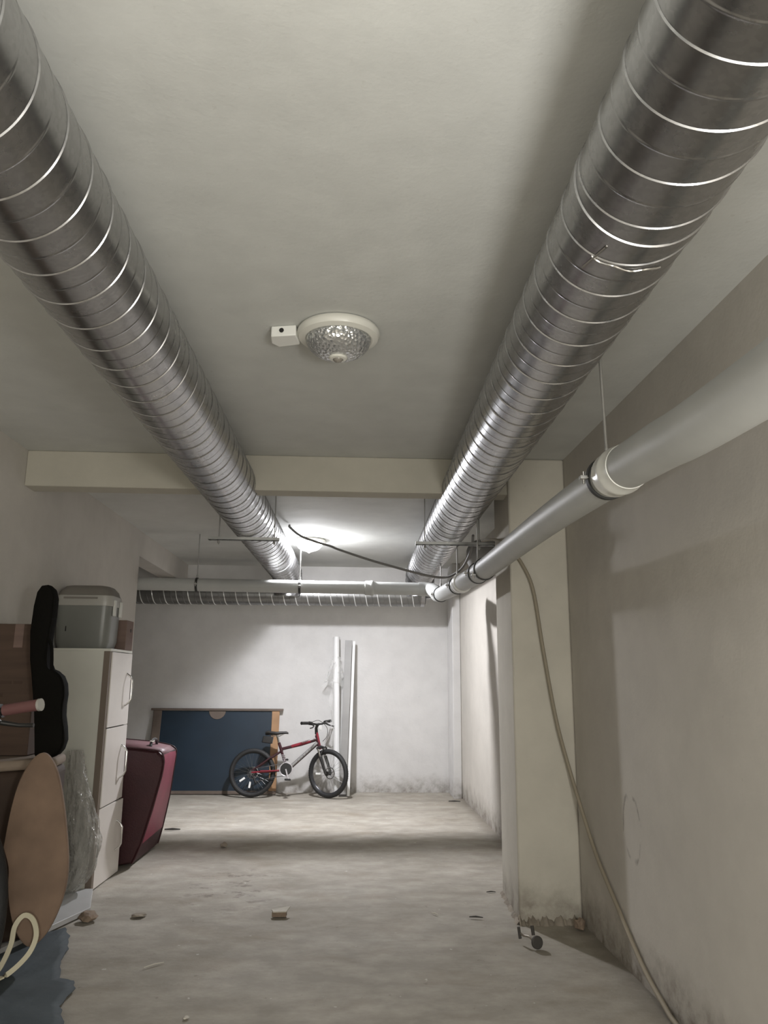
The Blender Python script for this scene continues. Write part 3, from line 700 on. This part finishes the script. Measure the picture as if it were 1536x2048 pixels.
# bubble wrap
t = thing('bubble_wrap', 'crumpled bundle of clear bubble wrap between oval board and cabinet', 'bubble wrap', (-1.63, 5.25, .04))
prof = [(.04, -1.70, .05), (.10, -1.66, .075), (.20, -1.63, .095), (.32, -1.62, .10), (.45, -1.645, .09), (.58, -1.672, .075), (.70, -1.70, .06), (.80, -1.715, .05), (.88, -1.73, .035)]
random.seed(11); n = 44; rows = 44; v = []
for i in range(rows+1):
    tt = i/rows*(len(prof)-1); k = min(int(tt), len(prof)-2); fr = tt-k
    z, cx_, r = [prof[k][j]+(prof[k+1][j]-prof[k][j])*fr for j in range(3)]
    for j in range(n):
        a = 2*PI*j/n
        rr = r*(1+.10*math.sin(5*a+z*14)+.07*math.sin(9*a-z*31)+.04*math.sin(17*a+z*47))
        v.append((cx_+rr*math.cos(a)*.95, 5.245+rr*math.sin(a), z))
f = [(i*n+j, i*n+(j+1) % n, (i+1)*n+(j+1) % n, (i+1)*n+j) for i in range(rows) for j in range(n)]
link('wrap_sheet', G().add(v, f), M['bubble'], t, smooth=True)
t2 = link('inner_fold', G().add([((x+1.66)*.6-1.66, (y-5.245)*.6+5.245, z) for x, y, z in v], f), M['bubble'], t, smooth=True)
# pale panel on the floor
t = link('floor_panel', G().prism([(-1.46, 4.93, .004), (-1.575, 5.34, .004), (-2.0, 5.34, .004), (-2.0, 4.0, .004), (-1.73, 4.05, .004)], (0, 0, .028)), M['panel'], bevel=.002, origin=(-1.7, 4.7, .004))
tag(t, 'pale flat panel lying on the floor under the brown block', 'panel')
# slate tarp
random.seed(5)
tp = [(-1.90, 3.0), (-1.08, 3.05), (-1.06, 3.30), (-1.09, 3.46), (-1.16, 3.60), (-1.165, 3.80), (-1.19, 3.88), (-1.275, 3.92), (-1.33, 4.10), (-1.37, 4.30), (-1.43, 4.50), (-1.50, 4.64), (-1.62, 4.50), (-1.74, 4.02), (-1.96, 3.9)]
g = G(); c0 = Vector((-1.5, 3.75, .012)); v = [c0]; f = []
oc = [Vector((x, y, .006)) for x, y in tp]; oc2 = []
for i, p in enumerate(oc):
    q = oc[(i+1) % len(oc)]
    for k in range(4): oc2.append(p.lerp(q, k/4)+Vector((random.uniform(-.006, .006), random.uniform(-.006, .006), 0)))
NR = 7
for r in range(1, NR+1):
    for p in oc2:
        q = c0.lerp(p, r/NR); h = .006+.005*math.sin(q.x*23+q.y*9)*math.sin(q.y*19-q.x*7) if r < NR else .006
        v.append(Vector((q.x, q.y, max(h, .005)+.004)))
n = len(oc2)
f += [(0, 1+k, 1+(k+1) % n) for k in range(n)]
for r in range(NR-1): f += [(1+r*n+k, 1+(r+1)*n+k, 1+(r+1)*n+(k+1) % n, 1+r*n+(k+1) % n) for k in range(n)]
o = link('tarpaulin', g.add(v, f), M['tarp'], smooth=True, origin=(-1.5, 3.7, 0)); tag(o, 'dark slate plastic sheet spread on the floor at the lower left', 'tarpaulin')
o.modifiers.new('thick', 'SOLIDIFY').thickness = .003

# ------------------------------------------------------------------ bicycles
def bicycle(label, origin, fwd, left, lean_a, S, steer, style):
    origin = Vector(origin); fwd = Vector(fwd).normalized(); left = Vector(left).normalized(); up = Vector((0, 0, 1))
    ca, sa = math.cos(lean_a), math.sin(lean_a)
    vv_ = left*ca-up*sa; ww_ = up*ca+left*sa
    def X(u, v, w_): return origin+(fwd*u+vv_*v+ww_*w_)*S
    # steering transform about the head axis
    h0 = Vector((.735, 0, .66)); h1 = Vector((.775, 0, .52)); ax = (h1-h0).normalized()
    Rm = Matrix.Rotation(steer, 3, ax)
    def ST(p): return h0+Rm@(Vector(p)-h0)
    def XF(p): return X(*p)
    def XS(p): return X(*ST(p))
    t = thing('bicycle', label, 'bicycle', origin)
    fr, fr2, fr3 = M[style[0]], M[style[1]], M[style[2]]
    def tb(name, pts, r, mat, par, st=False, n=10, smooth=True, cl=False):
        fn = XS if st else XF
        rr = [q*S for q in r] if isinstance(r, (list, tuple)) else r*S
        return link(name, G().tube([fn(p) for p in pts], rr, n, closed=cl), mat, par, smooth=smooth)
    def wheel(cu, st, refl_ang):
        cw = .267; fn = XS if st else XF
        R = .243
        rimp = [(cu+R*.92*math.cos(a), 0, cw+R*.92*math.sin(a)) for a in [2*PI*k/48 for k in range(48)]]
        wh = tb('wheel', rimp, .0105, M['rim'], t, st, 8, True, True)
        tb('tyre', [(cu+R*math.cos(a), 0, cw+R*math.sin(a)) for a in [2*PI*k/60 for k in range(60)]], .0265, M['tyre'], wh, st, 12, True, True)
        # knobbly tread
        g = G()
        for k in range(64):
            a = 2*PI*k/64
            for s_ in (-1, 1):
                rr = R+.0215; e = Vector((math.cos(a), 0, math.sin(a))); tdir = Vector((-math.sin(a), 0, math.cos(a)))
                cc = Vector((cu, 0, cw))+e*rr+Vector((0, s_*.009, 0))
                b = [cc+e*x+tdir*y+Vector((0, z, 0)) for x in (-.002, .003) for y in (-.005, .005) for z in (-.005, .005)]
                g.add([fn(p) for p in b], [(0, 1, 3, 2), (4, 6, 7, 5), (0, 4, 5, 1), (2, 3, 7, 6), (0, 2, 6, 4), (1, 5, 7, 3)])
        tr = link('tread', g, M['tyre'], wh); tr['kind'] = 'stuff'
        g = G()
        for k in range(28):
            a = 2*PI*k/28; a2 = a+(.5 if k % 2 else -.5); s_ = (-1 if (k//2) % 2 else 1)
            g.tube([fn((cu+.02*math.cos(a2), s_*.022, cw+.02*math.sin(a2))), fn((cu+.22*math.cos(a), 0, cw+.22*math.sin(a)))], .0011*S, 5, False)
        sp = link('spokes', g, M['spoke'], wh, smooth=True); sp['kind'] = 'stuff'
        g = G().tube([fn((cu, y, cw)) for y in (-.045, -.034, -.033, -.02, .02, .033, .034, .045)], [x*S for x in (.010, .010, .026, .016, .016, .026, .010, .010)], 16)
        link('hub', g, M['blackp'], wh, smooth=True)
        g = G()
        g.tube([fn((cu+.062*math.cos(2*PI*k/28), .034, cw+.062*math.sin(2*PI*k/28))) for k in range(28)], .006*S, 6, closed=True)
        for k in range(5):
            a = 2*PI*k/5; g.tube([fn((cu+.02*math.cos(a), .034, cw+.02*math.sin(a))), fn((cu+.06*math.cos(a+.3), .034, cw+.06*math.sin(a+.3)))], .004*S, 6)
        link('brake_disc', g, M['disc'], wh, smooth=True)
        for ra in refl_ang:
            e = Vector((math.cos(ra), 0, math.sin(ra))); td = Vector((-e.z, 0, e.x)); cc = Vector((cu, -.004, cw))+e*.135
            b = [cc+e*x+td*y+Vector((0, z, 0)) for x in (-.035, .035) for y in (-.011, .011) for z in (-.005, .005)]
            link('spoke_reflector', G().add([fn(p) for p in b], [(0, 1, 3, 2), (4, 6, 7, 5), (0, 4, 5, 1), (2, 3, 7, 6), (0, 2, 6, 4), (1, 5, 7, 3)]), M['refl'], wh, bevel=.002)
        return wh
    wheel(0, False, (math.radians(215), math.radians(262)))
    wheel(.885, True, (math.radians(182),))
    # frame
    F_ = tb('frame', [(.315, 0, .53), (.405, 0, .305)], .016, fr, t)
    tb('top_tube', [(.315, 0, .528), (.55, 0, .585), (.735, 0, .645)], [.017, .019, .020], fr, t)
    tb('red_decal', [(.44, -.003, .560), (.56, -.003, .592), (.66, -.003, .624)], [.0185, .0205, .0205], fr2, t)
    tb('top_tube_trim', [(.56, -.016, .602), (.72, -.018, .652)], .006, fr3, t)
    dt = tb('down_tube', [(.445, 0, .335), (.745, 0, .605)], .022, fr, t)
    tb('down_tube_decal', [(.455, -.014, .346), (.74, -.014, .603)], .0165, M['strip'], t).__setitem__('label', 'silver lettered panel')
    for k in range(6):
        a = .22+.11*k; p = Vector((.455, 0, .343)).lerp(Vector((.74, 0, .600)), a); e = Vector((.742, 0, .669)).normalized(); q = Vector((-e.z, 0, e.x))
        tb('decal_stroke', [(p-q*.008+Vector((0, -.0305, 0))+e*.0), (p+q*.008+Vector((0, -.0305, 0))+e*.006)], .0022, M['frame'], dt, n=5)
    tb('head_tube', [(.728, 0, .690), (.762, 0, .565)], .022, fr, t, n=14)
    tb('seat_tube', [(.290, 0, .600), (.330, 0, .500)], .018, fr, t)
    for s_ in (-1, 1):
        tb('chain_stay', [(.385, s_*.028, .300), (.18, s_*.050, .278), (0, s_*.052, .267)], .010, fr if s_ > 0 else fr2, t)
        tb('seat_stay', [(.315, s_*.022, .500), (.19, s_*.045, .42), (0, s_*.052, .285)], .009, fr, t)
    tb('stay_decal', [(.10, -.064, .282), (.30, -.050, .290)], .0075, M['framer'], t).__setitem__('label', 'red and white stay decal')
    sh = tb('shock_absorber', [(.345, 0, .47), (.365, 0, .40)], .012, M['chrome'], t)
    g = G(); hp = []
    for k in range(60):
        a = k/60*2*PI*5; c = Vector((.342, 0, .475)).lerp(Vector((.372, 0, .385)), k/60); hp.append(X(c.x+.020*math.cos(a), .020*math.sin(a), c.z))
    link('coil_spring', G().tube(hp, .0035*S, 6), M['framew'], sh, smooth=True)
    tb('seat_post', [(.303, 0, .565), (.262, 0, .690)], .0125, M['chrome'], t)
    # saddle
    secs = [(.13, .050, .705, .020), (.155, .066, .712, .024), (.20, .066, .708, .022), (.25, .040, .705, .020), (.31, .022, .712, .017), (.37, .017, .716, .015), (.395, .010, .708, .010)]
    rings = []
    for u, wv, w_, hh in secs:
        rings.append([XF((u, wv*math.cos(a), w_+hh*math.sin(a))) for a in [2*PI*k/14 for k in range(14)]])
    sd = link('saddle', loft(rings), M['blackp'], t, smooth=True)
    for s_ in (-1, 1): tb('saddle_rail', [(.16, s_*.02, .695), (.22, s_*.02, .675), (.29, s_*.02, .675), (.345, s_*.012, .70)], .0035, M['chrome'], sd, n=6)
    rings = [[XF((.165+x*s_+( .0), y*s_, .632+z*s_)) for x, y, z in ((-.075, v_, -.030), (.045, v_, -.042), (.055, v_, .035), (-.060, v_, .042))] for v_, s_ in ((-.036, .85), (-.030, 1), (.030, 1), (.036, .85))]
    link('saddle_bag', loft(rings), M['blackp'], t, bevel=.008*S)
    # cranks and chain
    cr = tb('crankset', [(.395, y, .305) for y in (-.062, -.055, -.054, -.046, -.045, .06)], [.018, .018, .066, .066, .018, .018], M['blackp'], t, n=28)
    tb('chainring', [(.395+.073*math.cos(2*PI*k/36), -.050, .305+.073*math.sin(2*PI*k/36)) for k in range(36)], .0055, M['framew'], cr, n=6, cl=True)
    for s_, dz in ((-1, -1), (1, 1)):
        ce = (.395+.035*(-dz), s_*.075, .305+dz*.115)
        tb('crank_arm', [(.395, s_*.070, .305), ce], .009, M['framew'] if s_ < 0 else M['blackp'], cr)
        b = [Vector((ce[0]+x, ce[1]+s_*.045+y, ce[2]+z)) for x in (-.032, .032) for y in (-.035, .035) for z in (-.010, .010)]
        link('pedal', G().add([XF(p) for p in b], [(0, 1, 3, 2), (4, 6, 7, 5), (0, 4, 5, 1), (2, 3, 7, 6), (0, 2, 6, 4), (1, 5, 7, 3)]), M['blackp'], cr, bevel=.005)
    tb('chain', [(.395, -.050, .375), (.20, -.050, .338), (0, -.050, .305), (-.033, -.05, .267), (0, -.05, .235), (.03, -.050, .20), (.05, -.050, .165), (.09, -.05, .175), (.25, -.050, .215), (.395, -.050, .235)], .0045, M['spoke'], t, n=6)
    tb('cassette', [(0, y, .267) for y in (-.058, -.050, -.042, -.034)], [.022, .030, .036, .042], M['spoke'], t, n=24)
    tb('rear_mech', [(.01, -.055, .235), (.035, -.056, .20), (.055, -.055, .155)], [.012, .010, .014], M['blackp'], t)
    # fork
    fk = tb('fork', [(.728, 0, .720), (.775, 0, .530)], .0235 if 0 else .018, fr2, t, True)
    tb('fork_crown', [(.780, -.062, .545), (.780, 0, .560), (.780, .062, .545)], .017, M['blackp'], fk, True)
    for s_ in (-1, 1):
        tb('stanchion', [(.778, s_*.052, .550), (.815, s_*.052, .445)], .0125, M['chrome'], fk, True)
        tb('fork_leg', [(.812, s_*.052, .455), (.872, s_*.052, .300), (.885, s_*.052, .262)], [.0185, .017, .014], M['blackp'], fk, True)
    tb('brake_arch', [(.815, -.052, .47), (.845, -.03, .545), (.85, 0, .56), (.845, .03, .545), (.815, .052, .47)], .008, M['blackp'], fk, True)
    # bars
    st_ = tb('stem', [(.727, 0, .700), (.722, 0, .770), (.735, 0, .800), (.765, 0, .815)], [.020, .018, .017, .016], M['blackp'], t, True)
    hb = tb('handlebar', [(.730, -.285, .838), (.750, -.16, .832), (.765, -.06, .815), (.765, .06, .815), (.750, .16, .832), (.730, .285, .838)], .0115, M['blackp'] if style[3] != 'grip' else M['blackp'], t, True)
    for s_ in (-1, 1):
        gr = tb('grip', [(.727, s_*.292, .838), (.735, s_*.245, .837), (.745, s_*.185, .834)], .0175, M[style[3]], hb, True)
        tb('grip_end_cap', [(.7268, s_*.2925, .838), (.7255, s_*.3005, .838)], .0185, M[style[4]], hb, True, 14)
        tb('shifter', [(.746, s_*.178, .834), (.752, s_*.135, .828)], .021, M['blackp'], hb, True)
        tb('brake_lever', [(.755, s_*.135, .825), (.795, s_*.150, .800), (.812, s_*.20, .785), (.808, s_*.245, .780)], [.012, .008, .0065, .0065], M['blackp'], hb, True)
    b = [Vector((.782+x, y, .775+z)) for x in (-.005, .005) for y in (-.025, .025) for z in (-.028, .028)]
    link('front_reflector', G().add([XS(p) for p in b], [(0, 1, 3, 2), (4, 6, 7, 5), (0, 4, 5, 1), (2, 3, 7, 6), (0, 2, 6, 4), (1, 5, 7, 3)]), M['refl'], hb, bevel=.003)
    for s_, pts in ((-1, [(.752, -.14, .84), (.83, -.10, .86), (.885, -.02, .78), (.86, .02, .68), (.80, .02, .62)]), (1, [(.752, .14, .84), (.85, .12, .80), (.88, .05, .70), (.83, .03, .60), (.80, .0, .575)])):
        tb('brake_cable', catmull(pts, 6), .0032, M['blackp'] if s_ < 0 else M['framew'], hb, True, 6)
    return t
bicycle('small red and black mountain bicycle leaning on the back wall beside the white tube', (-1.065, 9.34, .004), (1, -.065, 0), (.065, 1, 0), math.radians(9), 1.0, math.radians(30), ('frame', 'framer', 'framew', 'blackp', 'blackp'))
bicycle('dark bicycle with a dusky pink handlebar grip at the left edge, parked along the wall', (-1.54, 2.35, .014), (0, 1, 0), (-1, 0, 0), math.radians(7.0), 1.40, math.radians(0), ('blackp', 'blackp', 'blackp', 'grip', 'binl'))

# ------------------------------------------------------------------ blue board against the back wall
t = thing('blue_board', 'dark blue board in a wooden frame leaning behind the small bicycle', 'board', (-1.55, 9.58, 0))
def BL(x, z, d): return (x, 9.575+d+.16*z, z)         # leaning plane, d = depth behind the face
def slab(x0, x1, z0, z1, d0, d1):
    g = G(); v = [BL(x, z, d) for x in (x0, x1) for d in (d0, d1) for z in (z0, z1)]
    return g.add(v, [(0, 1, 3, 2), (4, 6, 7, 5), (0, 4, 5, 1), (2, 3, 7, 6), (0, 2, 6, 4), (1, 5, 7, 3)])
link('blue_panel', slab(-2.22, -.885, .035, .94, 0, .012), M['blue'], t)
link('frame_rail', slab(-2.345, -.755, .945, .970, -.022, .022), M['wood2'], t, bevel=.003)
link('frame_rail', slab(-2.30, -.80, .004, .040, -.012, .018), M['wood2'], t, bevel=.003)
link('frame_stile', slab(-2.315, -.885-1.33, .04, .945, -.012, .018), M['wood2'], t, bevel=.003)
link('frame_stile', slab(-.890, -.800, .04, .945, -.012, .018), M['wood'], t, bevel=.003)
nt = [(-1.55+.10*math.cos(a), .943+.098*math.sin(a)) for a in [PI+PI*k/20 for k in range(21)]]
link('half_round_plate', G().prism([BL(x, z, -.008) for x, z in nt], (0, .010, 0)), M['wood2'], t)

# ------------------------------------------------------------------ long things leaning in the corner of the back wall
t = thing('white_tube', 'white plastic tube standing against the back wall, wrapped in clear film', 'tube', (-.10, 9.50, 0))
link('tube_body', G().tube([(-.085, 9.565, .01), (-.128, 9.69, 1.842)], .038, 24), M['pole'], t, smooth=True)
random.seed(2); v = []; n = 26; rows = 18
for i in range(rows+1):
    k = i/rows; z = 1.60-.34*k; sp = .040+.085*max(0, k-.12)**1.0
    for j in range(n):
        a = 2*PI*j/n; rr = sp*(1+.22*math.sin(4*a+k*7)+.12*math.sin(9*a-k*11))
        v.append((-.120-.012*k+rr*math.cos(a)-.02*k*(1 if math.cos(a) < 0 else 0), 9.665+min(.55*rr, .06)*math.sin(a), z+.03*k*math.sin(3*a)))
f = [(i*n+j, i*n+(j+1) % n, (i+1)*n+(j+1) % n, (i+1)*n+j) for i in range(rows) for j in range(n)]
link('film_wrap', G().add(v, f), M['wrap'], t, smooth=True)
v = []
for i in range(21):
    k = i/20; z = 1.30-.95*k
    for j, dx in enumerate((-.055, -.040, -.030, -.012)):
        v.append((-.135+.02*k+dx*(1+.3*math.sin(z*19+j)), 9.60-.06*k+.008*math.sin(z*31+j*2), z))
f = [(i*4+j, i*4+j+1, i*4+j+5, i*4+j+4) for i in range(20) for j in range(3)]
o = link('film_tail', G().add(v, f), M['wrap'], t, smooth=True)
t = thing('steel_profile', 'grey metal channel profile standing against the back wall, right of the white tube', 'metal profile', (.0, 9.45, 0))
def lp(dx, dy, z):      # leaning line of the profile
    k = z/1.80; return (-.012+.042*k+dx, 9.44+.22*k+dy, z)
g = G()
for a, b, c, d in ((-.045, .040, .0, .003), (-.045, -.042, .0, .04), (.037, .040, .0, .04)):
    g.add([lp(x, y, z) for x in (a, b) for y in (c, d) for z in (.005, 1.80)], [(0, 1, 3, 2), (4, 6, 7, 5), (0, 4, 5, 1), (2, 3, 7, 6), (0, 2, 6, 4), (1, 5, 7, 3)])
link('channel', g, M['strip'], t)
link('foot_cap', G().box(-.060, .030, 9.435, 9.485, .0, .022), M['scrap'], t)
t = thing('white_batten', 'thin white batten beside the grey metal profile', 'batten', (.05, 9.45, 0))
link('batten', G().add([(x+.042*z/1.79, y+.22*z/1.79, z) for x in (.034, .066) for y in (9.435, 9.465) for z in (.002, 1.79)], [(0, 1, 3, 2), (4, 6, 7, 5), (0, 4, 5, 1), (2, 3, 7, 6), (0, 2, 6, 4), (1, 5, 7, 3)]), M['pole'], t, bevel=.002)
t = thing('pale_batten', 'short pale grey batten standing between white tube and metal profile', 'batten', (-.06, 9.55, 0))
link('batten', G().add([(x+.01*z, y+.06*z, z) for x in (-.064, -.030) for y in (9.60, 9.62) for z in (.002, 1.33)], [(0, 1, 3, 2), (4, 6, 7, 5), (0, 4, 5, 1), (2, 3, 7, 6), (0, 2, 6, 4), (1, 5, 7, 3)]), M['panel'], t, bevel=.002)

# ------------------------------------------------------------------ debris
def rock(name, label, c, s, mat, seed, cat='stone', flat=False):
    random.seed(seed); bm = bmesh.new(); bmesh.ops.create_icosphere(bm, subdivisions=2, radius=1)
    ph_ = [random.uniform(0, 6) for _ in range(6)]
    g = G(); g.v = []
    for v_ in bm.verts:
        p = v_.co; k = 1+.22*math.sin(p.x*3+ph_[0])*math.sin(p.y*3+ph_[1])+.14*math.sin(p.z*5+ph_[2]+p.x*4)
        g.v.append(Vector((c[0]+p.x*k*s[0], c[1]+p.y*k*s[1], max(.001, c[2]+s[2]*.7+p.z*k*s[2]))))
    g.f = [tuple(v_.index for v_ in f_.verts) for f_ in bm.faces]; bm.free()
    o = link(name, g, mat, origin=(c[0], c[1], 0)); tag(o, label, cat, 'rubble pieces scattered on the floor'); return o
rock('stone', 'brown lump of rubble at the tip of the pale floor panel', (-1.425, 4.79, 0), (.047, .045, .030), M['stone'], 1, 'rubble')
rock('stone', 'flat grey-brown mortar piece on the floor right of the brown rubble lump', (-1.165, 4.87, 0), (.042, .035, .010), M['mortar'], 2, 'rubble')
rock('stone', 'small stone in the corner between column and right wall', (1.318, 4.585, 0), (.030, .030, .034), M['stone'], 3, 'rubble')
rock('stone', 'tiny mortar crumb in the shaded strip of floor', (-.965, 6.72, 0), (.030, .028, .020), M['mortar'], 4, 'rubble')
rock('stone', 'small pale crumb near the bottom edge beside the slate sheet', (-.62, 3.50, 0), (.012, .014, .005), M['chip'], 5, 'rubble')
t = thing('tile_shard', 'pale folded shard with dark underside alone in the middle of the floor', 'rubble', (-.36, 4.84, 0))
link('shard_top', G().prism([(-.408, 4.875, .026), (-.395, 4.835, .024), (-.318, 4.835, .026), (-.300, 4.885, .040)], (0, 0, .006)), M['chip'], t)
link('shard_base', G().prism([(-.402, 4.838, .0), (-.322, 4.838, .0), (-.318, 4.87, .0), (-.395, 4.87, .0)], (0, 0, .025)), M['stone'], t)
def stick(label, a, b, r, mat, cat='scrap'):
    o = link('wood_splinter', G().tube([a, (Vector(a)+Vector(b))/2+Vector((0, .004, .002)), b], [r*.6, r, r*.5], 6), mat, origin=(a[0], a[1], 0)); tag(o, label, cat); return o
stick('thin dark splinter lying on the floor left of the column foot', (.735, 4.80, .006), (.812, 4.785, .006), .005, M['scrap'])
stick('short pale splinter in the right middle of the floor', (.525, 4.89, .005), (.560, 4.84, .006), .004, M['chip'])
stick('dark scrap lying beyond the red bag on the floor', (-1.60, 7.42, .008), (-1.46, 7.42, .008), .010, M['scrap'])
stick('dark strip on the floor at the foot of the far right wall', (1.17, 9.04, .008), (1.30, 9.02, .008), .009, M['scrap'])
stick('thin pale sliver in front of the brown rubble lump', (-.93, 4.05, .004), (-.85, 4.12, .004), .004, M['chip'])
stick('fine twig lying next to the far side of the column foot', (.93, 5.33, .004), (.99, 5.33, .004), .004, M['scrap'])
t = thing('castor', 'loose dark castor wheel with metal fork on the floor before the column', 'castor', (1.0, 4.29, 0))
link('castor_wheel', G().lathe([(.0, -.011), (.026, -.011), (.031, -.006), (.031, .006), (.026, .011), (.0, .011)], (1.005, 4.285, .027), (.35, -1, .15), 28), M['scrap'], t, smooth=True)
link('castor_fork', G().tube(catmull([(.985, 4.28, .03), (.972, 4.31, .045), (.950, 4.35, .040), (.940, 4.37, .045)], 4), .0055, 8), M['rust'], t, smooth=True)
link('castor_arm', G().tube([(.936, 4.37, .02), (.930, 4.375, .075)], .008, 10), M['scrap'], t, smooth=True)
link('castor_arm', G().tube([(.995, 4.32, .05), (.992, 4.335, .092)], .009, 10), M['scrap'], t, smooth=True)
